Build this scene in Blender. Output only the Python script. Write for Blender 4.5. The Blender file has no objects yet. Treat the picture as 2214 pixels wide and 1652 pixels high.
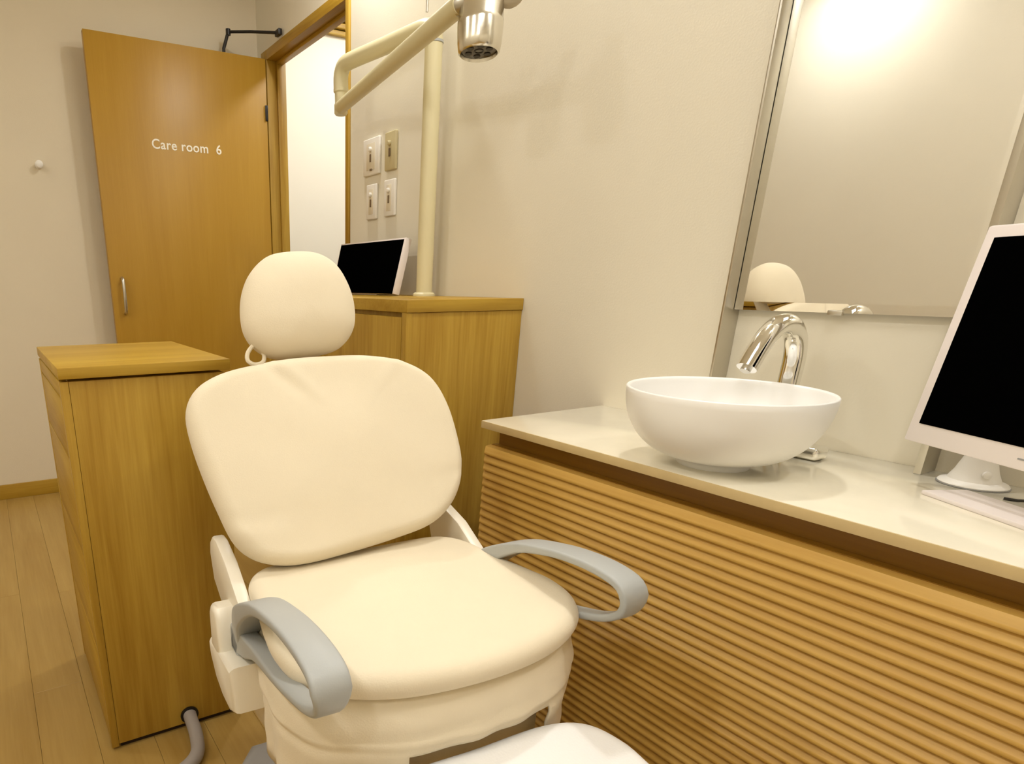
import bpy, bmesh, math, random
from mathutils import Vector, Matrix
random.seed(7)
R = math.radians
S = bpy.context.scene
COL = S.collection

# ------------------------------------------------------------------ camera
cam_d = bpy.data.cameras.new('camera')
cam = bpy.data.objects.new('camera', cam_d)
COL.objects.link(cam)
S.camera = cam
cam_d.sensor_width = 36.0
cam_d.sensor_fit = 'HORIZONTAL'
cam_d.lens = 22.485
cam_d.shift_x = 0.1651
cam_d.shift_y = 0.1225
cam_d.clip_start = 0.02
cam.location = (0, 0, 1.0)
_y, _p = R(28.397), R(19.396)
_f = Vector((math.sin(_y) * math.cos(_p), math.cos(_y) * math.cos(_p), -math.sin(_p)))
_r = Vector((math.cos(_y), -math.sin(_y), 0))
_u = _r.cross(_f)
cam.rotation_euler = Matrix((_r, _u, -_f)).transposed().to_euler()

# ------------------------------------------------------------------ world, exposure
w = bpy.data.worlds.new('world')
S.world = w
w.use_nodes = True
w.node_tree.nodes['Background'].inputs[0].default_value = (1, .95, .86, 1)
w.node_tree.nodes['Background'].inputs[1].default_value = 0.3
S.view_settings.view_transform = 'Standard'
S.view_settings.look = 'None'
S.view_settings.gamma = 1.0
S.view_settings.use_curve_mapping = False
S.view_settings.exposure = -0.42

# room dimensions (metres, camera height 1.0)
XW, YF, XL, YB, ZC = 1.365, 3.393, -1.10, -1.30, 2.40
CEIL_W = 1.0           # scales every ceiling lamp
LAMP_COL = (1.0, .99, .965)
# two rows of wall-side downlights (x, y, watts) and one added panel softening the light over the chair
DOWNLIGHTS = [(1.20, 2.22, 10.0, 'above the oak cabinet by the lamp pole'), (1.24, 1.00, 11.0, 'above the left end of the wash counter'),
              (1.24, -0.20, 7.0, 'above the right end of the wash counter'), (-0.82, 1.95, 8.5, 'close to the wall facing the small monitor'),
              (-0.82, 0.75, 9.5, 'close to the wall facing the mirror'), (-0.82, -0.45, 10.5, 'close to the wall at the foot end of the room')]
PANEL = (0.20, 0.10, 6)

# ------------------------------------------------------------------ helpers
def srgb(r, g, b):
    f = lambda c: (c / 255 / 12.92) if c / 255 <= .04045 else ((c / 255 + .055) / 1.055) ** 2.4
    return (f(r), f(g), f(b), 1)

def new_mat(name):
    m = bpy.data.materials.new(name)
    m.use_nodes = True
    nt = m.node_tree
    return m, nt, nt.nodes['Principled BSDF']

def node(nt, typ, **kw):
    n = nt.nodes.new(typ)
    for k, v in kw.items():
        if k in n.inputs: n.inputs[k].default_value = v
        else: setattr(n, k, v)
    return n

def plain(name, col, rough=.5, metal=0.0, bump=0.0, bscale=60, var=0.0, vscale=6, sheen=0.0, spec=.5, coat=0):
    m, nt, b = new_mat(name)
    b.inputs['Base Color'].default_value = col
    b.inputs['Roughness'].default_value = rough
    b.inputs['Metallic'].default_value = metal
    b.inputs['Specular IOR Level'].default_value = spec
    if sheen: b.inputs['Sheen Weight'].default_value = sheen
    if coat:
        b.inputs['Coat Weight'].default_value = coat
        b.inputs['Coat Roughness'].default_value = .08
    tc = node(nt, 'ShaderNodeTexCoord')
    if var:
        n = node(nt, 'ShaderNodeTexNoise', Scale=vscale, Detail=5.0, Roughness=.6)
        nt.links.new(tc.outputs['Object'], n.inputs['Vector'])
        r = node(nt, 'ShaderNodeValToRGB')
        c = Vector(col[:3])
        r.color_ramp.elements[0].position = .3
        r.color_ramp.elements[1].position = .7
        r.color_ramp.elements[0].color = (*(c * (1 - var)), 1)
        r.color_ramp.elements[1].color = (*[min(1, x) for x in (c * (1 + var))], 1)
        nt.links.new(n.outputs['Fac'], r.inputs['Fac'])
        nt.links.new(r.outputs['Color'], b.inputs['Base Color'])
    if bump:
        n = node(nt, 'ShaderNodeTexNoise', Scale=bscale, Detail=4.0)
        nt.links.new(tc.outputs['Object'], n.inputs['Vector'])
        bp = node(nt, 'ShaderNodeBump', Strength=bump, Distance=.01)
        nt.links.new(n.outputs['Fac'], bp.inputs['Height'])
        nt.links.new(bp.outputs['Normal'], b.inputs['Normal'])
    return m

def wood(name, base, dark, grain='z', rough=.42, scale=1.0, contrast=1.0, rand=0.0, coat=0.0):
    """oak: long fibres along the grain axis, soft cathedral bands, fine pores"""
    m, nt, b = new_mat(name)
    b.inputs['Roughness'].default_value = rough
    b.inputs['Specular IOR Level'].default_value = .4
    if coat:
        b.inputs['Coat Weight'].default_value = coat
        b.inputs['Coat Roughness'].default_value = .15
    tc = node(nt, 'ShaderNodeTexCoord')
    vec = tc.outputs['Object']
    if rand:
        oi = node(nt, 'ShaderNodeObjectInfo')
        mul = node(nt, 'ShaderNodeVectorMath', operation='SCALE')
        comb = node(nt, 'ShaderNodeCombineXYZ')
        for i in range(3): nt.links.new(oi.outputs['Random'], comb.inputs[i])
        nt.links.new(comb.outputs[0], mul.inputs[0])
        mul.inputs['Scale'].default_value = 37.0
        add = node(nt, 'ShaderNodeVectorMath', operation='ADD')
        nt.links.new(vec, add.inputs[0]); nt.links.new(mul.outputs[0], add.inputs[1])
        vec = add.outputs[0]
    def mapped(along, across):
        mp = node(nt, 'ShaderNodeMapping')
        s = [across * scale] * 3
        s['xyz'.index(grain)] = along * scale
        mp.inputs['Scale'].default_value = s
        nt.links.new(vec, mp.inputs['Vector'])
        return mp.outputs[0]
    n1 = node(nt, 'ShaderNodeTexNoise', Scale=1.0, Detail=3.0, Roughness=.55, Distortion=.6)
    nt.links.new(mapped(1.1, 11), n1.inputs['Vector'])
    n2 = node(nt, 'ShaderNodeTexNoise', Scale=1.0, Detail=6.0, Roughness=.65)
    nt.links.new(mapped(5, 170), n2.inputs['Vector'])
    wv = node(nt, 'ShaderNodeTexNoise', Scale=1.0, Detail=2.0, Roughness=.5, Distortion=1.4)
    nt.links.new(mapped(2.2, 38), wv.inputs['Vector'])
    mx = node(nt, 'ShaderNodeMath', operation='MULTIPLY_ADD')
    nt.links.new(n1.outputs['Fac'], mx.inputs[0]); mx.inputs[1].default_value = .5
    m2 = node(nt, 'ShaderNodeMath', operation='MULTIPLY')
    nt.links.new(n2.outputs['Fac'], m2.inputs[0]); m2.inputs[1].default_value = .25
    nt.links.new(m2.outputs[0], mx.inputs[2])
    m3 = node(nt, 'ShaderNodeMath', operation='MULTIPLY_ADD')
    nt.links.new(wv.outputs['Fac'], m3.inputs[0]); m3.inputs[1].default_value = .25
    nt.links.new(mx.outputs[0], m3.inputs[2])
    r = node(nt, 'ShaderNodeValToRGB')
    r.color_ramp.elements[0].position = .5 - .16 / contrast
    r.color_ramp.elements[1].position = .5 + .16 / contrast
    r.color_ramp.elements[0].color = dark
    r.color_ramp.elements[1].color = base
    nt.links.new(m3.outputs[0], r.inputs['Fac'])
    nt.links.new(r.outputs['Color'], b.inputs['Base Color'])
    bp = node(nt, 'ShaderNodeBump', Strength=.06, Distance=.004)
    nt.links.new(n2.outputs['Fac'], bp.inputs['Height'])
    nt.links.new(bp.outputs['Normal'], b.inputs['Normal'])
    return m

def emit(name, col, strength):
    m, nt, b = new_mat(name)
    b.inputs['Emission Color'].default_value = col
    b.inputs['Emission Strength'].default_value = strength
    b.inputs['Base Color'].default_value = col
    return m

OAK_B, OAK_D = srgb(191, 156, 58), srgb(160, 120, 26)
M = {}
M['wall'] = plain('wall_paper', srgb(235, 228, 210), .75, bump=.05, bscale=220, var=.015, vscale=3)
M['wall_dim'] = plain('wall_paper_dim', srgb(227, 215, 190), .75, bump=.05, bscale=220, var=.015, vscale=3)  # wall paper toned down: the end wall's dimmer light is in its colour
M['ceiling'] = plain('ceiling_paint', srgb(238, 232, 218), .8, bump=.04, bscale=150)
M['hall'] = plain('hall_paint', srgb(246, 240, 226), .7, bump=.04, bscale=200)
M['oak_z'] = wood('oak_vertical', srgb(193, 157, 62), srgb(154, 114, 24), 'z', contrast=1.1)
M['oak_y'] = wood('oak_along_y', OAK_B, OAK_D, 'y')
M['oak_x'] = wood('oak_along_x', OAK_B, OAK_D, 'x')
M['door'] = wood('door_veneer', srgb(187, 145, 52), srgb(171, 128, 36), 'z', contrast=.7, rough=.38)
M['slat'] = wood('slat_wood', srgb(216, 175, 92), srgb(196, 152, 70), 'y', rough=.38, rand=1)
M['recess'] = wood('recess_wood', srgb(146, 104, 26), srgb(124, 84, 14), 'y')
M['plank'] = wood('floor_oak', srgb(178, 147, 82), srgb(156, 122, 58), 'y', rough=.35, rand=1, contrast=.9)
M['gap'] = plain('dark_gap', srgb(45, 28, 10), .8, var=.1)
M['stone'] = plain('cream_stone', srgb(244, 236, 214), .16, var=.035, vscale=9, coat=.3)
M['edge'] = plain('tan_edge_tone', srgb(206, 182, 132), .4, var=.04, vscale=30)
M['ceramic'] = plain('white_ceramic', srgb(248, 246, 242), .28, var=.004, vscale=4)
M['fabric'] = plain('cream_fabric', srgb(235, 222, 195), .85, bump=.10, bscale=420, var=.02, vscale=7, sheen=.15)
M['fabric_white'] = plain('white_vinyl', srgb(252, 251, 249), .5, bump=.04, bscale=300, var=.01)
M['shell'] = plain('offwhite_plastic', srgb(242, 234, 216), .32, var=.01)
M['grey'] = plain('light_grey_plastic', srgb(174, 176, 174), .42, var=.015, bump=.03, bscale=500)
M['grey_dark'] = plain('grey_plastic', srgb(150, 148, 145), .5, var=.03)
M['hose'] = plain('grey_hose', srgb(160, 152, 145), .55, var=.03)
M['enamel'] = plain('cream_enamel', srgb(222, 212, 172), .35, var=.015)
M['chrome'] = plain('chrome', (.86, .85, .82, 1), .07, metal=1.0, var=.01)
M['steel'] = plain('satin_steel', (.60, .57, .50, 1), .30, metal=1.0, var=.03, vscale=20)
M['mirror'] = plain('mirror_glass', (.90, .90, .88, 1), .012, metal=1.0, var=.003)
M['black'] = plain('black_metal', srgb(22, 18, 16), .4, var=.1)
M['screen'] = plain('black_screen', (.0008, .0008, .0008, 1), .8, var=.05, spec=.0)
M['bezel'] = plain('white_bezel', srgb(238, 228, 224), .4, var=.008)
M['white_plastic'] = plain('white_plastic', srgb(244, 240, 232), .35, var=.008)
M['switch_olive'] = plain('beige_plate', srgb(205, 192, 150), .45, var=.02)
M['ivory'] = plain('ivory_plate', srgb(232, 222, 200), .45, var=.01)
M['slot'] = plain('switch_slot', srgb(125, 105, 80), .6, var=.05)
M['letter'] = plain('white_letter', srgb(250, 244, 228), .5, var=.005)
M['led'] = plain('lamp_glass', srgb(70, 62, 52), .15, var=.15, vscale=60)
M['grip'] = plain('tan_grip', srgb(186, 172, 146), .5, var=.05)
M['brushed'] = plain('brushed_silver', (.78, .75, .67, 1), .20, metal=1.0, var=.03, vscale=30)
M['cable'] = plain('black_cable', srgb(40, 36, 30), .5, var=.1)
M['lamp_soft'] = emit('panel_glow', (*LAMP_COL, 1), 4)
M['lamp_on'] = emit('lamp_glow', (*LAMP_COL, 1), 18)

# ------------------------------------------------------------------ object helpers
def empty(name, loc=(0, 0, 0), rz=0.0):
    o = bpy.data.objects.new(name, None)
    o.empty_display_size = .05
    COL.objects.link(o)
    o.location = loc
    o.rotation_euler = (0, 0, rz)
    return o

def tag(o, label=None, cat=None, group=None, kind=None):
    if label: o['label'] = label
    if cat: o['category'] = cat
    if group: o['group'] = group
    if kind: o['kind'] = kind
    return o

def obj(name, bm, mat, parent=None, smooth=False, loc=None, angle=40):
    me = bpy.data.meshes.new(name)
    bmesh.ops.recalc_face_normals(bm, faces=bm.faces)
    bm.to_mesh(me)
    bm.free()
    if smooth:
        for p in me.polygons: p.use_smooth = True
        try: me.set_sharp_from_angle(angle=R(angle))
        except Exception: pass
    me.materials.append(M[mat] if isinstance(mat, str) else mat)
    o = bpy.data.objects.new(name, me)
    COL.objects.link(o)
    if parent: o.parent = parent
    if loc: o.location = loc
    return o

def box(bm, x0, x1, y0, y1, z0, z1, bevel=0.0, seg=2):
    vs = [bm.verts.new((x, y, z)) for x in (x0, x1) for y in (y0, y1) for z in (z0, z1)]
    idx = [(0, 1, 3, 2), (4, 6, 7, 5), (0, 4, 5, 1), (2, 3, 7, 6), (0, 2, 6, 4), (1, 5, 7, 3)]
    fs = [bm.faces.new([vs[i] for i in f]) for f in idx]
    if bevel:
        es = list({e for f in fs for e in f.edges})
        bmesh.ops.bevel(bm, geom=es, offset=bevel, segments=seg, affect='EDGES', profile=.5)
    return bm

def boxo(name, mat, parent, *a, bevel=0.0, seg=2):
    """box mesh; for a top-level thing the origin is put at the centre of its base"""
    bm = bmesh.new()
    if parent is None:
        cx, cy, z0 = (a[0] + a[1]) / 2, (a[2] + a[3]) / 2, a[4]
        box(bm, a[0] - cx, a[1] - cx, a[2] - cy, a[3] - cy, 0, a[5] - z0, bevel, seg)
        return obj(name, bm, mat, None, smooth=bool(bevel), loc=(cx, cy, z0))
    box(bm, *a, bevel, seg)
    return obj(name, bm, mat, parent, smooth=bool(bevel))

def prism(bm, poly, axis, a0, a1, bevel=0.0, seg=2):
    """extrude a 2-D polygon (coords of the two other axes) along axis"""
    def P(u, v, a):
        return {'x': (a, u, v), 'y': (u, a, v), 'z': (u, v, a)}[axis]
    A = [bm.verts.new(P(u, v, a0)) for u, v in poly]
    B = [bm.verts.new(P(u, v, a1)) for u, v in poly]
    n = len(poly)
    fs = [bm.faces.new(A), bm.faces.new(B)]
    for i in range(n):
        bm.faces.new((A[i], A[(i + 1) % n], B[(i + 1) % n], B[i]))
    if bevel:
        es = [e for e in {e for f in fs for e in f.edges}]
        bmesh.ops.bevel(bm, geom=es, offset=bevel, segments=seg, affect='EDGES', profile=.5)
    return bm

def catmull(pts, n, closed=True):
    P = [Vector(p) for p in pts]
    m = len(P)
    segs = m if closed else m - 1
    raw = []
    K = 24
    for i in range(segs):
        if closed: a, b, c, d = P[i - 1], P[i], P[(i + 1) % m], P[(i + 2) % m]
        else: a, b, c, d = P[max(i - 1, 0)], P[i], P[i + 1], P[min(i + 2, m - 1)]
        for k in range(K):
            t = k / K
            raw.append(.5 * ((2 * b) + (c - a) * t + (2 * a - 5 * b + 4 * c - d) * t * t + (3 * b - a - 3 * c + d) * t ** 3))
    raw.append(raw[0].copy() if closed else P[-1].copy())
    L = [0]
    for i in range(1, len(raw)): L.append(L[-1] + (raw[i] - raw[i - 1]).length)
    out = []
    cnt = n if closed else n - 1
    j = 0
    for i in range(n):
        s = L[-1] * i / cnt
        while j < len(L) - 2 and L[j + 1] < s: j += 1
        t = (s - L[j]) / max(1e-9, L[j + 1] - L[j])
        out.append(raw[j].lerp(raw[j + 1], min(1, t)))
    return out

def tube(bm, path, rad, n=16, closed=False, cap=True):
    """round tube along a list of points; rad is a number or a list"""
    P = [Vector(p) for p in path]
    m = len(P)
    rads = rad if isinstance(rad, (list, tuple)) else [rad] * m
    rings = []
    prev = None
    for i in range(m):
        if closed: t = (P[(i + 1) % m] - P[i - 1]).normalized()
        else: t = (P[min(i + 1, m - 1)] - P[max(i - 1, 0)]).normalized()
        if prev is None:
            up = Vector((0, 0, 1)) if abs(t.z) < .9 else Vector((1, 0, 0))
            x = t.cross(up).normalized()
        else:
            x = (prev - t * prev.dot(t)).normalized()
        prev = x
        y = t.cross(x)
        rings.append([bm.verts.new(P[i] + (x * math.cos(a) + y * math.sin(a)) * rads[i])
                      for a in [2 * math.pi * k / n for k in range(n)]])
    for i in range(m if closed else m - 1):
        A, B = rings[i], rings[(i + 1) % m]
        for k in range(n):
            bm.faces.new((A[k], A[(k + 1) % n], B[(k + 1) % n], B[k]))
    if cap and not closed:
        bm.faces.new(rings[0]); bm.faces.new(rings[-1])
    return bm

def lathe(bm, prof, n=48, center=(0, 0, 0), mat=None):
    c = Vector(center)
    rings = []
    for r, z in prof:
        if r < 1e-6: rings.append([bm.verts.new(c + Vector((0, 0, z)))])
        else: rings.append([bm.verts.new(c + Vector((r * math.cos(2 * math.pi * k / n), r * math.sin(2 * math.pi * k / n), z))) for k in range(n)])
    for A, B in zip(rings, rings[1:]):
        if len(A) == 1 and len(B) == 1: continue
        for k in range(n):
            k2 = (k + 1) % n
            if len(A) == 1: bm.faces.new((A[0], B[k], B[k2]))
            elif len(B) == 1: bm.faces.new((A[k], A[k2], B[0]))
            else: bm.faces.new((A[k], A[k2], B[k2], B[k]))
    if mat is not None: bmesh.ops.transform(bm, matrix=mat, verts=bm.verts)
    return bm

def pillow(bm, outline, o, ux, uy, un, hf, hb, rf, rb, crown_f, crown_b, N=140, fill=7, inner=9, wr=None):
    """cushion: closed outline in the plane (ux, uy), rounded rims of radius rf/rb and height hf/hb
    towards +un and -un, then a crowned face; wr(u, v, side) adds folds"""
    o, ux, uy, un = Vector(o), Vector(ux), Vector(uy), Vector(un)
    pts = catmull([(a, b, 0) for a, b in outline], N)
    cen = sum(pts, Vector()) / N
    def ring(k_abs, s, h, side):
        out = []
        for p in pts:
            d = cen - p
            L = d.length
            q = p + d * min(1, k_abs / L)
            q = cen + (q - cen) * s
            hh = h
            if wr: hh += wr(q.x, q.y, side) * (1 if side > 0 else -1)
            out.append(bm.verts.new(o + ux * q.x + uy * q.y + un * hh))
        return out
    rings_all = []
    for side, hh, rr, cr in ((1, hf, rf, crown_f), (-1, hb, rb, crown_b)):
        rs = []
        for i in range(1, fill + 1):
            a = math.pi / 2 * i / fill
            rs.append(ring(rr * (1 - math.cos(a)), 1, side * hh * math.sin(a), side))
        for i in range(1, inner + 1):
            s = 1 - i / (inner + 1)
            rs.append(ring(rr, s, side * (hh + cr * (1 - s * s) ** 2), side))
        rings_all.append((rs, side, hh + cr))
    base = ring(0, 1, 0, 1)
    for rs, side, top in rings_all:
        prev = base
        for rg in rs:
            for k in range(N):
                bm.faces.new((prev[k], prev[(k + 1) % N], rg[(k + 1) % N], rg[k]))
            prev = rg
        c = bm.verts.new(o + ux * cen.x + uy * cen.y + un * (side * top + (wr(cen.x, cen.y, side) * side if wr else 0)))
        for k in range(N): bm.faces.new((prev[k], prev[(k + 1) % N], c))
    return bm

def g(x, s): return math.exp(-(x / s) ** 2)

# ================================================================== ROOM
WT = .08   # wall thickness by the door
DY0, DY1, DZ = 2.492, 3.263, 1.981       # clear door opening
# floor with planks
fl = boxo('floor', 'gap', None, XL - .1, XW + 2.2, YB - .1, 4.3, -.06, -.0015)
tag(fl, 'pale oak plank floor of the care room', 'floor', kind='structure')
PW, GAP = .118, .0005
plank_cache = {}
x = XL
row = 0
while x < XW + .02:
    y = YB - random.random() * 1.6
    while y < YF:
        y1 = y + 1.8
        a, b = max(y, YB), min(y1, YF)
        if b - a > .02:
            ln = round(b - a, 3)
            if ln not in plank_cache:
                bm = bmesh.new()
                box(bm, -PW / 2 + GAP / 2, PW / 2 - GAP / 2, -ln / 2 + GAP / 2, ln / 2 - GAP / 2, 0, .012, .0006, 1)
                t = obj('plank', bm, 'plank', fl)
                plank_cache[ln] = t.data
            else:
                t = bpy.data.objects.new('plank', plank_cache[ln]); COL.objects.link(t); t.parent = fl
            t.location = (x + PW / 2 - fl.location.x, (a + b) / 2 - fl.location.y, -.012 - fl.location.z)
        y = y1
    x += PW
    row += 1

def struct(name, mat, *a, label=None):
    o = boxo(name, mat, None, *a)
    o['kind'] = 'structure'
    if label: o['label'] = label; o['category'] = name.split('_')[0]
    return o
struct('ceiling', 'ceiling', XL - .1, XW + .001, YB - .1, YF + .1, ZC, ZC + .08, label='plain white ceiling over the care room')
struct('wall_back', 'wall_dim', XL - .1, XW + WT, YF, YF + .1, -.01, ZC + .01, label='papered end wall behind the open door, dimness put into its colour')
struct('wall_left', 'wall', XL - .1, XL, YB - .1, YF, -.01, ZC + .01, label='cream wall facing the mirror')
struct('wall_front', 'wall', XL, XW, YB - .1, YB, -.01, ZC + .01, label='cream wall at the foot end of the chair')
# mirror wall with the door opening (one mesh)
bm = bmesh.new()
for y0, y1, z0, z1 in ((YB - .1, DY0 - .03, 0, ZC), (DY1 + .06, YF, 0, ZC), (DY0 - .03, DY1 + .06, DZ + .035, ZC)):
    box(bm, 0, WT, y0, y1, z0 - .01, z1)
wr_ = obj('wall_right', bm, 'wall', None, loc=(XW, 0, 0))
tag(wr_, 'cream papered wall carrying the mirror and switches', 'wall', kind='structure')

# door frame (head, jambs, stops)
fr = empty('trim_1', (XW, DY0, 0))
tag(fr, 'oak frame around the open doorway', 'trim', kind='structure')
F0 = -.008
bm = bmesh.new(); box(bm, F0, WT + .01, -.026, 0, 0, DZ + .04, .0015); obj('jamb', bm, 'oak_z', fr, True)
bm = bmesh.new(); box(bm, F0, WT + .01, DY1 - DY0, DY1 - DY0 + .066, 0, DZ + .04, .0015); obj('jamb', bm, 'oak_z', fr, True)
bm = bmesh.new(); box(bm, F0, WT + .01, 0, DY1 - DY0, DZ, DZ + .04, .0015); obj('head', bm, 'oak_y', fr, True)
bm = bmesh.new(); box(bm, .040, .070, 0, DY1 - DY0, DZ - .015, DZ, .001); obj('stop', bm, 'oak_y', fr, True)
bm = bmesh.new(); box(bm, .040, .070, DY1 - DY0 - .014, DY1 - DY0, 0, DZ - .015, .001); obj('stop', bm, 'oak_z', fr, True)
bm = bmesh.new(); box(bm, .040, .070, 0, .012, 0, DZ - .015, .001); obj('stop', bm, 'oak_z', fr, True)

# baseboards
def baseboard(name, *a, mat='oak_x', label=''):
    o = boxo(name, mat, None, *a, bevel=.002)
    tag(o, label, 'baseboard', kind='structure')
baseboard('baseboard_back', XL, XW - .012, YF - .010, YF, 0, .072, label='oak baseboard along the end wall')
baseboard('baseboard_left', XL, XL + .010, YB, YF - .011, 0, .072, mat='oak_y', label='oak baseboard along the wall facing the mirror')
baseboard('baseboard_front', XL + .011, XW - .012, YB, YB + .010, 0, .072, label='oak baseboard at the foot end of the room')

# hall beyond the doorway
HX0, HX1, HY0, HY1, HZ = XW + WT, XW + 2.0, 1.3, 4.0, 2.62
struct('wall_hall', 'hall', XW + .05, HX1, HY1, HY1 + .08, 0, HZ, label='bright white corridor wall beyond the doorway')
struct('wall_corridor', 'hall', HX1, HX1 + .08, HY0, HY1, 0, HZ, label='long white wall of the corridor')
struct('wall_passage', 'hall', XW + .11, HX1, HY0 - .08, HY0, 0, HZ, label='near cross wall of the corridor')
struct('wall_reveal', 'hall', XW, XW + WT, YF + .1, HY1, 0, HZ, label='short white corridor wall past the door frame')
struct('ceiling_hall', 'hall', XW + .005, HX1 + .08, HY0 - .08, HY1 + .08, HZ, HZ + .06, label='white corridor ceiling')
hb = empty('trim_2', (2.2, HY1, 2.38))
tag(hb, 'oak louvre band high on the corridor wall', 'trim', kind='structure')
for i, (z0, h, d) in enumerate(((0, .024, .03), (.029, .026, .05), (.062, .022, .07))):
    bm = bmesh.new(); box(bm, -.62, .75, -d, 0, z0, z0 + h, .002); obj('slat', bm, 'oak_x', hb, True)
hl = bpy.data.lights.new('hall_light', 'AREA')
hl.shape = 'RECTANGLE'; hl.size = .35; hl.size_y = 1.2; hl.energy = 9; hl.color = (1, .94, .82)
hf = empty('corridor_lamp', (2.25, 3.0, HZ - .03))
tag(hf, 'white rectangular ceiling lamp in the corridor', 'ceiling lamp')
boxo('housing', 'white_plastic', hf, -.20, .20, -.62, .62, 0, .03, bevel=.004)
boxo('diffuser', 'lamp_on', hf, -.175, .175, -.60, .60, -.004, 0, bevel=.001)
ho = bpy.data.objects.new('lamp_light', hl); COL.objects.link(ho); ho.parent = hf; ho.location = (0, 0, -.012)

# ceiling downlights
for dx, dy, wt, place in DOWNLIGHTS:
    e = empty('downlight', (dx, dy, ZC))
    tag(e, 'round recessed ceiling downlight ' + place, 'ceiling lamp', 'recessed downlights in the ceiling')
    bm = bmesh.new(); lathe(bm, [(.050, -.001), (.066, -.001), (.066, -.006), (.056, -.008), (.050, -.004), (.050, -.001)], 40)
    obj('ring', bm, 'white_plastic', e, True)
    bm = bmesh.new(); lathe(bm, [(0, -.002), (.050, -.002), (.050, -.0008), (0, -.0008)], 32)
    obj('lens', bm, 'lamp_on', e)
    L = bpy.data.lights.new('downlight_light', 'AREA')
    L.shape = 'DISK'; L.size = .095 if dx > 0 else .12; L.energy = wt * CEIL_W; L.color = LAMP_COL; L.spread = R(180)
    lo = bpy.data.objects.new('lamp_light', L); COL.objects.link(lo); lo.parent = e; lo.location = (0, 0, -.010)

pe = empty('added_panel', (PANEL[0], PANEL[1], ZC))  # added unseen panel, made large and square for softer shadows
tag(pe, 'added square ceiling panel softening the light above the foot of the treatment chair', 'ceiling lamp')
boxo('frame', 'white_plastic', pe, -.32, .32, -.32, .32, -.012, -.0005, bevel=.003)
boxo('diffuser', 'lamp_soft', pe, -.30, .30, -.30, .30, -.0135, -.0122)
L = bpy.data.lights.new('panel_light', 'AREA')
L.shape = 'SQUARE'; L.size = .58; L.energy = PANEL[2] * CEIL_W; L.color = LAMP_COL
lo = bpy.data.objects.new('lamp_light', L); COL.objects.link(lo); lo.parent = pe; lo.location = (0, 0, -.02)

# ================================================================== DOOR (open, parallel to the end wall)
dr = empty('door_1', (XW - .012, 3.266, 0))
tag(dr, 'open oak door lettered Care room 6', 'door', kind='structure')
DW = .806
bm = bmesh.new(); box(bm, -DW, 0, 0, .034, .012, 1.985, .0015); obj('leaf', bm, 'door', dr, True)
# lettering
tcv = bpy.data.curves.new('lettering', 'FONT')
tcv.body = 'Care room  6'
tcv.size = .070
tcv.extrude = .0006
tcv.offset = .0009
tcv.space_character = 1.06
tob = bpy.data.objects.new('lettering_tmp', tcv)
COL.objects.link(tob)
bpy.context.view_layer.update()
me = bpy.data.meshes.new_from_object(tob.evaluated_get(bpy.context.evaluated_depsgraph_get()))
bpy.data.objects.remove(tob)
me.name = 'lettering'
me.materials.clear(); me.materials.append(M['letter'])
lt = bpy.data.objects.new('lettering', me); COL.objects.link(lt); lt.parent = dr
wtxt = max(v.co.x for v in me.vertices) - min(v.co.x for v in me.vertices)
sx = .323 / wtxt
lt.scale = (sx, sx, 1)
lt.rotation_euler = (R(90), 0, 0)
lt.location = (.789 - (XW - .012), -.0008, 1.569)
lt['label'] = 'white lettering reading Care room 6'
# handle
bm = bmesh.new()
hx = .597 - (XW - .012)
tube(bm, catmull([(hx, -.001, .862), (hx, -.024, .868), (hx, -.032, .90), (hx, -.034, .94), (hx, -.032, .98), (hx, -.024, 1.012), (hx, -.001, 1.018)], 26, False), .0075, 12)
obj('handle', bm, 'steel', dr, True)
bm = bmesh.new(); box(bm, -.010, .002, -.006, .002, 1.73, 1.795, .001); obj('hinge', bm, 'black', dr, True)
bm = bmesh.new(); box(bm, -.010, .002, -.006, .002, .22, .285, .001); obj('hinge', bm, 'black', dr, True)
# closer: body behind the leaf, two-piece arm to the frame head
cl = boxo('closer_body', 'black', dr, -.30, -.10, .036, .078, 1.915, 1.970, bevel=.006)
bm = bmesh.new()
tube(bm, [(-.185, .045, 1.955), (-.185, .045, 2.012), (-.165, .03, 2.075)], .0075, 10)
tube(bm, [(-.165, .03, 2.075), (-.09, -.06, 2.062), (.0, -.168, 2.042)], .006, 10)
lathe(bm, [(0, 2.062), (.011, 2.062), (.011, 2.086), (0, 2.086)], 14, (-.165, .03, 0))
box(bm, -.014, .004, -.195, -.150, 2.028, 2.052, .003)
obj('closer_arm', bm, 'black', dr, True)

# wall knob on the end wall
bm = bmesh.new()
lathe(bm, [(0, 0), (.016, 0), (.016, .004), (.009, .010), (.009, .020), (.015, .027), (.015, .034), (.009, .038), (0, .038)], 24,
      mat=Matrix.Rotation(R(90), 4, 'X'))
k = obj('coat_hook', bm, 'white_plastic', None, True, loc=(.321, YF, 1.484))
tag(k, 'small white round knob screwed to the end wall', 'wall hook')

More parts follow.
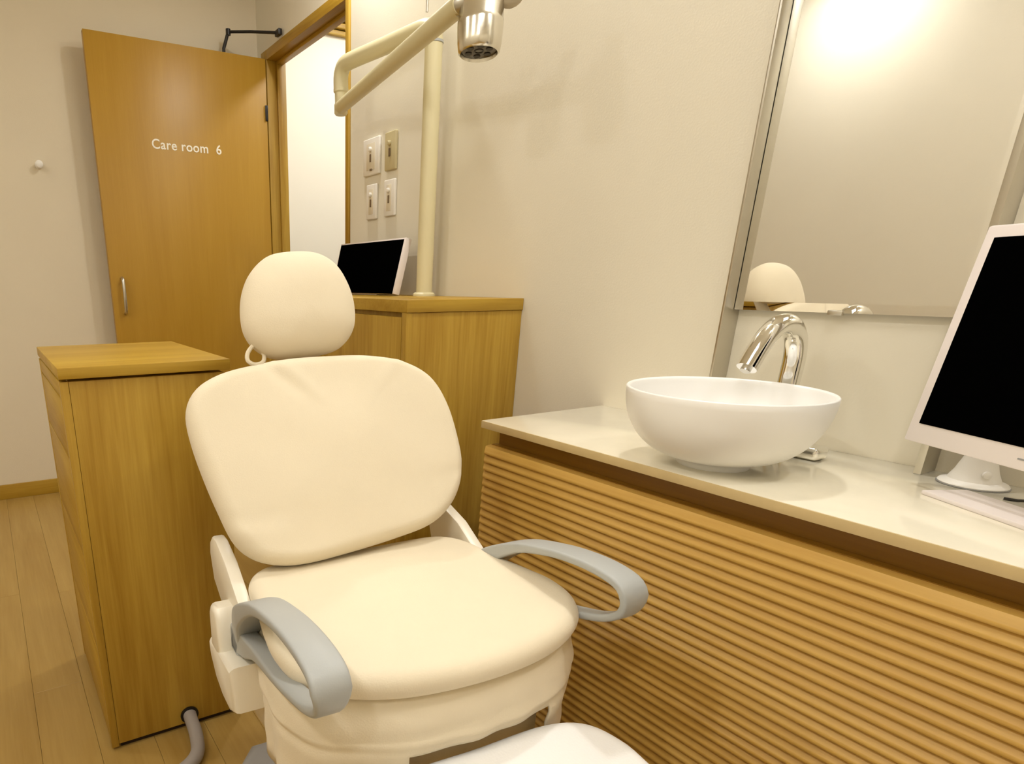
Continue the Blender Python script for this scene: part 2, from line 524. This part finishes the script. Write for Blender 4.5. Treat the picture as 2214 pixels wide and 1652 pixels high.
# ================================================================== CABINET 1 (slim, beside the chair)
c1 = empty('slim_cabinet', (.104, 1.285, 0))
tag(c1, 'slim oak drawer cabinet standing alone beside the treatment chair', 'cabinet')
CW, CD, CH = .314, .460, .853
boxo('body', 'oak_z', c1, .016, CW - .001, .001, CD, .014, CH - .026, bevel=.001)
boxo('plinth', 'gap', c1, .02, CW - .012, .010, CD - .01, 0, .014)
boxo('side_panel', 'oak_z', c1, 0, .0155, 0, .018, .008, CH - .026, bevel=.0008)
boxo('side_panel', 'oak_z', c1, 0, .0155, CD - .018, CD, .008, CH - .026, bevel=.0008)
boxo('top', 'oak_x', c1, -.001, CW + .012, -.006, CD + .004, CH - .021, CH, bevel=.0015)
zs = [(.797 - .002, CH - .028), (.676, .792), (.47, .673), (.25, .467), (.016, .247)]
for i, (z0, z1) in enumerate(zs):
    d = boxo('drawer', 'oak_y', c1, .001, .0155, .0195, CD - .0195, z0 + .0015, z1, bevel=.0008)
# grey hose coming out of its base
bm = bmesh.new()
hp = catmull([(.282, 1.2825, .037), (.281, 1.266, .034), (.279, 1.225, .026), (.270, 1.180, .0165), (.250, 1.150, .0165), (.215, 1.128, .0165), (.15, 1.10, .0165), (.06, 1.08, .0165)], 40, False)
tube(bm, [p - Vector((.282, 1.285, 0)) for p in hp], .0155, 16)
hs = obj('hose', bm, 'hose', None, True, loc=(.282, 1.285, 0))
tag(hs, 'grey flexible hose running from the slim cabinet onto the floor', 'hose')
bm = bmesh.new()
tube(bm, [(.282 - .104, -.004, .036), (.282 - .104, .006, .036)], .021, 20)
obj('hose_grommet', bm, 'black', c1, True)

# ================================================================== CABINET 2 (by the wall, with lamp pole)
c2 = empty('tall_cabinet', (.967, 1.442, 0))
tag(c2, 'wide oak cabinet against the mirror wall carrying a monitor and lamp pole', 'cabinet')
W2, D2, H2 = XW - .967 - .001, .958, .957
boxo('body', 'oak_z', c2, .018, W2, .001, D2, .0, H2 - .032, bevel=.001)
boxo('side_panel', 'oak_z', c2, 0, .018, 0, .022, 0, H2 - .032, bevel=.0008)
boxo('side_panel', 'oak_z', c2, 0, .018, D2 - .022, D2, 0, H2 - .032, bevel=.0008)
boxo('top', 'oak_x', c2, -.001, W2, -.003, D2 + .002, H2 - .0315, H2, bevel=.0012)
for a, b in ((.026, D2 / 2 - .002), (D2 / 2 + .002, D2 - .026)):
    d = boxo('door', 'oak_z', c2, .001, .0178, a, b, .06, H2 - .044, bevel=.0008)
    hy = b - .03 if a < .1 else a + .03
    hh = boxo('handle', 'steel', d, -.014, .001, hy - .004, hy + .004, .52, .64, bevel=.002)
boxo('kick_board', 'gap', c2, .004, .0178, .022, D2 - .022, 0, .058)

# ================================================================== small monitor on the tall cabinet
m1 = empty('small_monitor', (1.230, 2.118, H2))
tag(m1, 'low wide black monitor with thin white bezel on the oak cabinet', 'monitor')
tilt = Matrix.Rotation(R(14), 4, 'Y')
def placed(bm, mt):
    bmesh.ops.transform(bm, matrix=mt, verts=bm.verts)
    return bm
bm = bmesh.new(); box(bm, -.010, .014, -.215, .238, .004, .186, .003); obj('casing', placed(bm, tilt), 'bezel', m1, True)
bm = bmesh.new(); box(bm, -.0112, -.0098, -.206, .230, .004, .180); obj('screen', placed(bm, tilt), 'screen', m1)
bm = bmesh.new(); box(bm, .0, .090, -.09, .09, 0, .008, .002); obj('foot', bm, 'bezel', m1, True)
bm = bmesh.new(); box(bm, .030, .050, -.03, .03, .008, .10, .003); obj('neck', bm, 'bezel', m1, True)

# ================================================================== dental lamp on its pole
lp = empty('examination_lamp', (1.300, 1.840, H2))
tag(lp, 'cream pole lamp with folding arms and a chrome head on the oak cabinet', 'lamp')
def W(p): return Vector(p) - Vector((1.300, 1.840, H2))
bm = bmesh.new(); lathe(bm, [(0, 0), (.036, 0), (.036, .006), (.030, .012), (.0262, .012), (.0262, 1.664 - H2), (0, 1.664 - H2)], 32); obj('pole', bm, 'enamel', lp, True)
bm = bmesh.new(); lathe(bm, [(.0262, 1.664 - H2), (.0285, 1.665 - H2), (.0285, 1.671 - H2), (.0262, 1.672 - H2)], 32); obj('collar', bm, 'grey', lp, True)
path = catmull([W((1.300, 1.840, 1.666)), W((1.300, 1.842, 1.690)), W((1.2955, 1.862, 1.708)), W((1.290, 1.90, 1.713)),
                W((1.270, 2.05, 1.713)), W((1.243, 2.24, 1.713)), W((1.237, 2.282, 1.706)), W((1.235, 2.299, 1.680)), W((1.235, 2.299, 1.640))], 50, False)
bm = bmesh.new(); tube(bm, path, .0255, 20); obj('upper_arm', bm, 'enamel', lp, True)
bm = bmesh.new(); lathe(bm, [(.0, 1.641 - H2), (.0262, 1.641 - H2), (.0262, 1.632 - H2), (.022, 1.628 - H2), (.021, 1.598 - H2), (.0235, 1.592 - H2), (.0235, 1.566 - H2), (.019, 1.560 - H2), (0, 1.560 - H2)], 28, (-.065, .459, 0))
obj('elbow_joint', bm, 'enamel', lp, True)
A0, A1 = Vector((1.228, 2.285, 1.583)), Vector((1.035, 1.365, 1.578))
bm = bmesh.new(); tube(bm, [W(A0.lerp(A1, t)) for t in (0, .3, .6, 1)], .0220, 20); obj('lower_arm', bm, 'enamel', lp, True)
HC = Vector((1.062, 1.330, 1.478))          # bottom of the head
bm = bmesh.new()
lathe(bm, [(.041, .000), (.0455, .004), (.0485, .020), (.0500, .055), (.0500, .062), (.0485, .064), (.0485, .110), (.040, .125), (0, .128)], 40)
lathe(bm, [(.041, .000), (.038, .010), (0, .010)], 40)
hm = Matrix.Translation(W(HC)) @ Matrix.Rotation(R(4), 4, 'Y') @ Matrix.Rotation(R(-5), 4, 'X')
obj('head', placed(bm, hm), 'brushed', lp, True)
bm = bmesh.new(); lathe(bm, [(0, .006), (.0372, .006), (.0372, .009), (0, .009)], 32); gl = obj('glass', placed(bm, hm), 'led', lp)
bm = bmesh.new(); lathe(bm, [(.0085, .005), (.0105, .005), (.0105, .0065), (.0085, .0065), (.0085, .005)], 18)
for k in range(6):
    lathe(bm, [(0, .0045), (.0075, .0045), (.0075, .006), (0, .006)], 12, (.024 * math.cos(k * 1.047), .024 * math.sin(k * 1.047), 0))
obj('led_ring', placed(bm, hm), 'black', lp)
bm = bmesh.new()
tube(bm, [W(A1 + Vector((.002, .012, 0))), W((1.043, 1.348, 1.578)), W((1.060, 1.332, 1.575))], [.0225, .026, .024], 18)
obj('knuckle', bm, 'steel', lp, True)
bm = bmesh.new()
tube(bm, catmull([W((1.085, 1.318, 1.590)), W((1.110, 1.310, 1.584)), W((1.130, 1.304, 1.592)), W((1.142, 1.300, 1.62))], 14, False), [.012 + .009 * min(1, i / 6) for i in range(14)], 16)
obj('grip', bm, 'grip', lp, True)

# thin rod hanging from the ceiling near the pole
bm = bmesh.new(); lathe(bm, [(0, -.64), (.004, -.64), (.0042, -.62), (.0042, -.008), (.016, -.006), (.016, 0), (0, 0)], 14)
rd = obj('ceiling_rod', bm, 'steel', None, True, loc=(1.31, 1.895, ZC))
tag(rd, 'thin grey metal rod hanging from the ceiling behind the lamp', 'rod')

# ================================================================== wall switches
def switch(y, z, wd, ht, mat, label, wide=False, blank=False):
    e = empty('wall_switch', (XW, y, z))
    tag(e, label, 'switch')
    boxo('plate', mat, e, -.011, 0, -wd / 2, wd / 2, -ht / 2, ht / 2, bevel=.004, seg=3)
    if not blank:
        boxo('insert', 'ivory', e, -.0125, -.0105, -wd * .22 if not wide else -.03, wd * .22 if not wide else .03, -ht * .36, ht * .36, bevel=.001)
    bm = bmesh.new()
    lathe(bm, [(0, 0), (.008, 0), (.008, .006), (.005, .009), (0, .009)], 16, mat=Matrix.Translation((-.012, 0, .024)) @ Matrix.Rotation(R(-90), 4, 'Y'))
    obj('button', bm, 'white_plastic' if not blank else mat, e, True)
    boxo('slot', 'slot', e, -.0145, -.012, -.005, .005, -.018, .008, bevel=.001)
    if wide:
        boxo('slot', 'slot', e, -.0145, -.012, -.012, .004, -.048, -.040, bevel=.001)
switch(2.288, 1.437, .115, .122, 'white_plastic', 'square white dimmer switch plate beside the door frame', wide=True)
switch(2.157, 1.437, .072, .122, 'switch_olive', 'beige switch plate beside the white dimmer near the pole', blank=True)
switch(2.283, 1.285, .072, .120, 'white_plastic', 'narrow white switch plate below the square dimmer')
switch(2.157, 1.287, .072, .120, 'white_plastic', 'narrow white switch plate below the beige plate')

# ================================================================== WASH COUNTER
ZT = .702
ct = empty('counter_top', (.967, 1.122, ZT - .0165))
boxo('slab', 'stone', ct, .0022, XW - .967 - .0005, -1.722, 0, 0, .0165, bevel=.0008)
boxo('front_edge', 'edge', ct, 0, .0022, -1.722, 0, 0, .0160, bevel=.0006)  # front face of the counter, toned darker than the slab
tag(ct, 'glossy cream stone counter top on the slatted cabinet', 'counter')
vc = empty('slatted_cabinet', (.967, 1.118, 0))
tag(vc, 'long oak vanity cabinet faced with fine horizontal slats', 'cabinet')
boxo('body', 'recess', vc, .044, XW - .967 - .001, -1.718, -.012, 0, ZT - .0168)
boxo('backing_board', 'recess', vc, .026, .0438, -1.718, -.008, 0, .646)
PITCH = .01872
prof = [(.026, .000), (.0012, .000), (.0002, .001), (.0, .0055), (.0012, .0072), (.0045, .0105), (.0090, .0170), (.026, .0183)]
smesh = None
z = .6445
while z > .004:
    if smesh is None:
        bm = bmesh.new()
        prism(bm, [(px, pz) for px, pz in prof], 'y', -1.718, -.004)
        s0 = obj('slat', bm, 'slat', vc, True, angle=50); smesh = s0.data
        # chamfered near corner of the left end
        for v in smesh.vertices:
            if v.co.y > -.01 and v.co.x < .012: v.co.y -= (.012 - v.co.x) * .8
    else:
        s0 = bpy.data.objects.new('slat', smesh); COL.objects.link(s0); s0.parent = vc
    s0.location = (0, 0, z - .0183)
    z -= PITCH

# vessel basin
BX, BY = 1.076, .640
bs = empty('vessel_basin', (BX, BY, ZT))
tag(bs, 'round white ceramic vessel basin on the stone counter', 'basin')
HB = .128
outer = [(.048, .012)]
for i in range(1, 19):
    t = i / 18
    a = t * math.pi / 2
    outer.append((.048 + (.155 - .048) * math.sin(a) ** .92, .012 + (HB - .012) * (1 - math.cos(a)) ** 1.02))
inner = [(r - .0065 - .002 * (1 - z / HB), z + .004 * (1 - z / HB) + .002) for r, z in outer[:-1]]
prof = [(.0, .012), (.040, .012)] + outer + [(.1535, HB + .0018), (.1505, HB + .0015), (.1480, HB - .001)] + inner[::-1] + [(.02, .0175), (0, .0172)]
bm = bmesh.new(); lathe(bm, prof, 96); obj('bowl', bm, 'ceramic', bs, True, angle=60)
bm = bmesh.new(); lathe(bm, [(.0, 0), (.056, 0), (.057, .002), (.055, .010), (.048, .016), (0, .016)], 64); obj('foot_ring', bm, 'ceramic', bs, True, angle=60)
bm = bmesh.new(); lathe(bm, [(0, .0178), (.019, .0178), (.021, .0195), (.017, .021), (0, .0215)], 32); obj('drain', bm, 'chrome', bs, True)

# gooseneck tap
tp = empty('basin_tap', (1.287, .655, ZT))
tag(tp, 'chrome gooseneck tap arching over the white basin', 'tap')
bm = bmesh.new()
path = catmull([(0, 0, .006), (0, 0, .07), (.001, 0, .13), (.001, 0, .172), (-.010, 0, .205), (-.036, 0, .226), (-.068, 0, .228), (-.098, 0, .212), (-.120, 0, .188), (-.141, 0, .158)], 44, False)
tube(bm, path, [.0165 + .0015 * math.sin(i / 43 * 3.14) for i in range(44)], 24)
obj('spout', bm, 'chrome', tp, True, angle=60)
dirn = (path[-1] - path[-2]).normalized()
bm = bmesh.new(); tube(bm, [path[-1] - dirn * .002, path[-1] + dirn * .006], .0085, 16); obj('aerator', bm, 'steel', tp, True)
bm = bmesh.new(); lathe(bm, [(0, 0), (.024, 0), (.024, .004), (.0165, .009), (0, .009)], 32); obj('flange', bm, 'chrome', tp, True)
# chrome lever block
sb = boxo('drain_lever', 'chrome', None, 1.243, 1.285, .560, .622, ZT, ZT + .024, bevel=.007, seg=3)
tag(sb, 'small low chrome block on the counter behind the basin', 'drain lever')

# ================================================================== MIRROR between steel fins
FX = 1.313
for y0, y1, lab in ((.818, .8235, 'tall flat steel fin on the wall beside the basin mirror, tap side'), (.436, .4465, 'tall flat steel fin on the wall behind the white monitor')):
    f = boxo('mirror_fin', 'steel', None, FX, XW - .0003, y0, y1, ZT, 2.02, bevel=.0008)
    tag(f, lab, 'mirror support', 'steel fins holding the mirror')
MX = 1.344
mr = empty('wall_mirror', (MX, .6325, .948))
tag(mr, 'tall frameless wall mirror above the white basin', 'mirror')
y0, y1, z0, z1, bv = .4475 - .6325, .8170 - .6325, 0, .99, .016
bm = bmesh.new()
O = [bm.verts.new((.0008, y, zz)) for y, zz in ((y0, z0), (y1, z0), (y1, z1), (y0, z1))]
I = [bm.verts.new((0, y, zz)) for y, zz in ((y0 + bv, z0 + bv), (y1 - bv, z0 + bv), (y1 - bv, z1 - bv), (y0 + bv, z1 - bv))]
B = [bm.verts.new((.006, y, zz)) for y, zz in ((y0, z0), (y1, z0), (y1, z1), (y0, z1))]
bm.faces.new(I); bm.faces.new(B)
for i in range(4):
    j = (i + 1) % 4
    bm.faces.new((O[i], O[j], I[j], I[i])); bm.faces.new((O[i], O[j], B[j], B[i]))
obj('glass', bm, 'mirror', mr)
boxo('backing', 'black', mr, .0062, .0205, y0 + .004, y1 - .004, z0 + .004, z1 - .004)
boxo('clip', 'steel', mr, -.0035, .006, -.012, .012, -.004, .0045, bevel=.001)

# ================================================================== large monitor on the counter
e_ = Vector((.451, .8925, 0)); n_ = Vector((-.8925, .451, 0))
P0 = Vector((1.240, .446, .768))
MWD, MHT = .50, .309
ang = math.atan2(-e_.y, -e_.x)      # local +x runs along the lower edge away from the corner
m2 = empty('desktop_monitor', (P0.x - .25 * e_.x, P0.y - .25 * e_.y, ZT), ang)
tag(m2, 'large white framed monitor with black screen on the stone counter', 'monitor')
# local frame: x = -e (towards camera side), y = Rz(90)*x ; facing normal n_ expressed locally
loc_n = Matrix.Rotation(-ang, 4, 'Z') @ n_
sgn = 1 if loc_n.y > 0 else -1
def yb(a, b): return (min(a * sgn, b * sgn), max(a * sgn, b * sgn))
tm = Matrix.Translation((0, 0, P0.z - ZT)) @ Matrix.Rotation(R(6) * sgn, 4, 'X')
bm = bmesh.new(); a, b = yb(0, -.030); box(bm, -.25, .25, a, b, 0, MHT, .003); obj('casing', placed(bm, tm), 'bezel', m2, True)
bm = bmesh.new(); a, b = yb(.0012, -.001); box(bm, -.25 + .0165, .25 - .0165, a, b, .0290, MHT - .0165); obj('screen', placed(bm, tm), 'screen', m2)
bm = bmesh.new(); a, b = yb(.0008, -.001); box(bm, -.080, -.045, a, b, .0130, .0150); obj('logo', placed(bm, tm), 'grey_dark', m2)
a, b = yb(-.028, -.048)
boxo('neck', 'bezel', m2, -.03, .03, a, b, .006, .20, bevel=.004)
a, b = yb(.0185, -.050)
boxo('foot_plate', 'bezel', m2, -.176, .176, a, b, 0, .0065, bevel=.0015)
# cone-shaped device with a button and a black cable
cd = empty('cone_stand', (1.3185, .372, ZT))
tag(cd, 'white cone shaped device foot with round button behind the large monitor', 'device')
bm = bmesh.new(); lathe(bm, [(0, 0), (.042, 0), (.0425, .003), (.040, .006), (.032, .009), (.026, .022), (.019, .045), (.014, .075), (.012, .095), (0, .097)], 40)
obj('body', bm, 'white_plastic', cd, True)
bm = bmesh.new(); lathe(bm, [(.0425, .0001), (.0440, .0008), (.0435, .002), (.0425, .002)], 40); obj('rubber_rim', bm, 'grey_dark', cd, True)
bm = bmesh.new(); lathe(bm, [(0, 0), (.006, 0), (.0055, .003), (0, .0045)], 18, mat=Matrix.Translation((-.019, -.018, .022)) @ Matrix.Rotation(R(135 - 90 + 180), 4, 'Z') @ Matrix.Rotation(R(75), 4, 'Y'))
obj('button', bm, 'white_plastic', cd, True)
bm = bmesh.new()
tube(bm, catmull([(0, 0, .0022), (.008, -.018, .0022), (.025, -.03, .006), (.03, -.06, .004), (.028, -.12, .0022), (.03, -.2, .0022)], 30, False), .0021, 8)
cb = obj('cable', bm, 'cable', None, True, loc=(1.262, .318, ZT))
tag(cb, 'thin black cable lying on the counter by the cone shaped foot', 'cable')

# ================================================================== TREATMENT CHAIR
ch = empty('treatment_chair', (.535, .78, 0), R(-4))
tag(ch, 'cream treatment chair with round headrest, reclined back and grey loop armrests', 'chair')
ub = Vector((0, .501, .866)); nb = Vector((0, -.866, .501))
# backrest
bo = [(.005, .380), (.10, .376), (.168, .360), (.222, .322), (.247, .258), (.252, .175), (.240, .115), (.206, .064), (.150, .030), (.065, .014),
      (-.033, .003), (-.112, -.002), (-.163, .004), (-.205, .022), (-.233, .055), (-.251, .115), (-.265, .178), (-.274, .237), (-.275, .285), (-.262, .318), (-.235, .342), (-.190, .360), (-.126, .372), (-.062, .379)]
def wr_back(u, v, side):
    if side < 0: return 0
    h = .0045 * g(u + .075 + (v - .34) * .9, .012) * g(v - .335, .045)
    h -= .0045 * g(u + .105 + (v - .34) * .9, .014) * g(v - .34, .04)
    h += .003 * g(u - .13 + (v - .34) * -1.2, .012) * g(v - .34, .035)
    h -= .004 * g(v - .085 - (u + .2) * -.12, .010) * g(u + .18, .06)
    h += .003 * g(v - .062 - (u + .2) * -.12, .010) * g(u + .17, .06)
    h -= .003 * g(v - .042 - (u + .2) * -.1, .008) * g(u + .14, .06)
    h -= .004 * g(v - .115 - (u - .2) * .35, .009) * g(u - .2, .045)
    h += .0014 * math.sin(u * 31 + v * 17) * math.sin(v * 23 - u * 11)
    return h
bm = bmesh.new()
pillow(bm, bo, (0, .15, .534), (1, 0, 0), ub, nb, .030, .038, .026, .030, .010, .012, wr=wr_back)
obj('backrest', bm, 'fabric', ch, True, angle=80)
# headrest
uh = Vector((0, math.sin(R(18)), math.cos(R(18)))); nh = Vector((0, -math.cos(R(18)), math.sin(R(18))))
hc = Vector((-.016, .405, .958))
ho_ = [(-.007, .101), (.045, .098), (.082, .075), (.104, .034), (.111, -.009), (.103, -.052), (.074, -.084), (.035, -.097), (-.024, -.101), (-.068, -.099), (-.100, -.080),
       (-.117, -.053), (-.121, -.020), (-.114, .022), (-.094, .060), (-.057, .091)]
def wr_head(u, v, side):
    if side > 0:
        return .0015 * g(v + .078 + u * .15, .007) * g(u + .06, .03)
    a = math.atan2(v, u); r = math.hypot(u, v)
    return .0065 * math.sin(a * 22) * g(r - .072, .024) * (1 if v < .03 else .25)
bm = bmesh.new()
pillow(bm, ho_, hc, (1, 0, 0), uh, nh, .056, .050, .088, .030, .0, -.012, wr=wr_head, N=160, fill=12)
hr = obj('headrest', bm, 'fabric', ch, True, angle=80)
bm = bmesh.new()
lpth = [hc + Vector((x_, 0, 0)) + uh * y_ + nh * z_ for x_, y_, z_ in ((-.100, -.072, -.006), (-.117, -.086, -.002), (-.120, -.102, .0), (-.107, -.110, .0), (-.090, -.105, -.002), (-.086, -.088, -.006))]
tube(bm, catmull(lpth, 30), .0042, 8, closed=True)
obj('pull_loop', bm, 'fabric', hr, True)
boxo('headrest_plate', 'shell', ch, -.075, .043, .452, .468, .895, 1.005, bevel=.006)
bm = bmesh.new(); tube(bm, [(-.012, .46, .95), (-.012, .455, .88), (-.008, .40, .79), (-.006, .36, .72)], [.012, .014, .018, .020], 14); obj('headrest_post', bm, 'shell', ch, True)
# seat cushion
so = [(0, .196), (.10, .195), (.185, .186), (.222, .140), (.236, .06), (.250, -.01), (.257, -.070), (.243, -.130), (.200, -.180), (.115, -.217), (.0, -.230),
      (-.115, -.217), (-.198, -.180), (-.238, -.130), (-.248, -.070), (-.243, -.01), (-.232, .06), (-.222, .140), (-.185, .186), (-.10, .195)]
def wr_seat(u, v, side):
    if side < 0: return 0
    return .0012 * math.sin(u * 24 + v * 9) * math.sin(v * 19) + .004 * g(v - .13 - .02 * math.sin(u * 12), .014) * g(u - .02, .15)
bm = bmesh.new()
pillow(bm, so, (0, 0, .5085), (1, 0, 0), (0, 1, 0), (0, 0, 1), .0195, .029, .026, .034, .011, 0, wr=wr_seat)
obj('seat_cushion', bm, 'fabric', ch, True, angle=80)
# seat pan under the cover
bm = bmesh.new()
prism(bm, [(-.19, .14), (-.20, -.10), (-.15, -.170), (0, -.186), (.15, -.170), (.20, -.10), (.19, .14)], 'z', .30, .480, .01)
obj('seat_pan', bm, 'fabric', ch, True)
# cover skirt hanging below the cushion
pts = catmull([(a * .985, b * .955, 0) for a, b in so], 240)
bm = bmesh.new()
common = [(.484, -.014), (.476, -.005), (.462, .002), (.450, .006), (.436, .0075), (.426, .0065), (.421, .0085), (.415, .0095), (.410, .0060), (.404, .0050), (.398, .0055)]
extra = [(.386, .005), (.366, .004), (.340, .003), (.315, .003), (.290, .002)]
grid = []
for i, p in enumerate(pts):
    d = Vector((p.x, p.y * 1.05, 0)).normalized()
    cut = p.y < -.10 and -.104 < p.x < .134
    colv = []
    for zz, off in common + ([] if cut else extra):
        t = (.484 - zz) / .19
        rip = .0040 * t * math.sin(i * .42 + 1.3 * math.sin(i * .11))
        rip += .0016 * math.sin(i * .09 + zz * 160) * (1 if zz < .46 else 0)      # slanting folds
        q = p + d * (off + rip)
        colv.append(bm.verts.new((q.x, q.y, zz)))
    grid.append(colv)
for i in range(len(grid)):
    A, B = grid[i], grid[(i + 1) % len(grid)]
    for k in range(min(len(A), len(B)) - 1):
        bm.faces.new((A[k], B[k], B[k + 1], A[k + 1]))
sk = obj('cover_skirt', bm, 'fabric', ch, True, angle=80)
md = sk.modifiers.new('thick', 'SOLIDIFY'); md.thickness = .003; md.offset = -1
# leg rest
lo_ = [(0, .115), (.12, .115), (.185, .095), (.215, .05), (.222, 0), (.226, -.10), (.228, -.22), (.20, -.30), (.10, -.33), (0, -.335),
       (-.10, -.33), (-.20, -.30), (-.228, -.22), (-.226, -.10), (-.222, 0), (-.215, .05), (-.185, .095), (-.12, .115)]
tl = R(10)
bm = bmesh.new()
pillow(bm, lo_, (0, -.325, .345), (1, 0, 0), (0, math.cos(tl), math.sin(tl)), (0, -math.sin(tl), math.cos(tl)), .022, .03, .028, .03, .010, 0)
obj('leg_rest', bm, 'fabric_white', ch, True, angle=80)
# side housings, links and armrests
side_prof = [(.186, .462), (.172, .481), (.140, .484), (.128, .470), (.128, .392), (.186, .392)]
pock = [(.214, .392), (.150, .402), (.047, .424), (.045, .338), (.075, .322), (.122, .320), (.166, .331), (.202, .360)]
link = [(.298, .522), (.292, .545), (.272, .562), (.245, .563), (.185, .545), (.09, .492), (.10, .455), (.215, .440), (.278, .472)]
outer_p = [(.137, .410), (.128, .452), (.072, .519), (-.018, .569), (-.105, .593), (-.175, .603), (-.230, .603), (-.262, .594), (-.274, .571), (-.262, .542), (-.226, .517), (-.171, .498), (-.099, .480), (-.003, .460), (.06, .430)]
thick = [.05, .045, .036, .020, .0140, .0130, .0130, .013, .0125, .012, .012, .012, .013, .022, .042]
for sd in (-1, 1):
    a, b = sorted((sd * .283, sd * .226))
    bm = bmesh.new(); prism(bm, side_prof, 'x', a, b, .010, 3); obj('side_housing', bm, 'shell', ch, True)
    a, b = sorted((sd * .283, sd * .214))
    bm = bmesh.new(); prism(bm, pock, 'x', a, b, .012, 3); obj('side_pocket', bm, 'shell', ch, True)
    a, b = sorted((sd * .250, sd * .226))
    bm = bmesh.new(); prism(bm, link, 'x', a, b, .005, 2); obj('back_link', bm, 'shell', ch, True)
    # armrest: closed flat loop; section = rounded rectangle, wide across, thin radially
    n = 90
    cpts = catmull([(y_, z_, t_) for (y_, z_), t_ in zip(outer_p, thick)], n)
    cen = Vector((-.09, .53))
    bm = bmesh.new()
    rings = []
    for i in range(n):
        p = Vector((cpts[i].x, cpts[i].y)); th = cpts[i].z
        tg = Vector((cpts[(i + 1) % n].x - cpts[i - 1].x, cpts[(i + 1) % n].y - cpts[i - 1].y)).normalized()
        nr = Vector((-tg.y, tg.x))
        if nr.dot(cen - p) < 0: nr = -nr
        # upper band wide, lower bar narrow
        up = max(0.0, min(1.0, (p.y - .498 - (p.x + .09) * -.16) / .05))
        hw = .0150 + .0095 * up
        rd_ = min(.0045, th * .45)
        sec = []
        for (sx_, sr) in ((1, 0), (1, 1), (-1, 1), (-1, 0)):
            cx_, cr_ = sx_ * (hw - rd_), (rd_ if sr == 0 else th - rd_)
            base_a = {(1, 0): 270, (1, 1): 0, (-1, 1): 90, (-1, 0): 180}[(sx_, sr)]
            for k in range(4):
                aa = R(base_a + k * 30)
                sec.append((cx_ + rd_ * math.cos(aa), cr_ + rd_ * math.sin(aa)))
        rings.append([bm.verts.new(((-.2445 if sd < 0 else .238) + s_, p.x + nr.x * r_ + (0 if sd < 0 else .026), p.y + nr.y * r_)) for s_, r_ in sec])
    m_ = len(rings[0])
    for i in range(n):
        A, B = rings[i], rings[(i + 1) % n]
        for k in range(m_):
            bm.faces.new((A[k], A[(k + 1) % m_], B[(k + 1) % m_], B[k]))
    obj('armrest', bm, 'grey', ch, True, angle=35)
# column and foot of the chair
bm = bmesh.new(); prism(bm, [(-.17, .20), (-.17, -.08), (.17, -.08), (.17, .20)], 'z', .085, .31, .03, 4); obj('column', bm, 'shell', ch, True)
bm = bmesh.new(); prism(bm, [(-.24, .22), (-.20, .27), (.20, .27), (.24, .22), (.22, -.22), (.15, -.30), (-.15, -.30), (-.22, -.22)], 'z', 0, .088, .02, 3)
obj('base_plate', bm, 'grey_dark', ch, True)
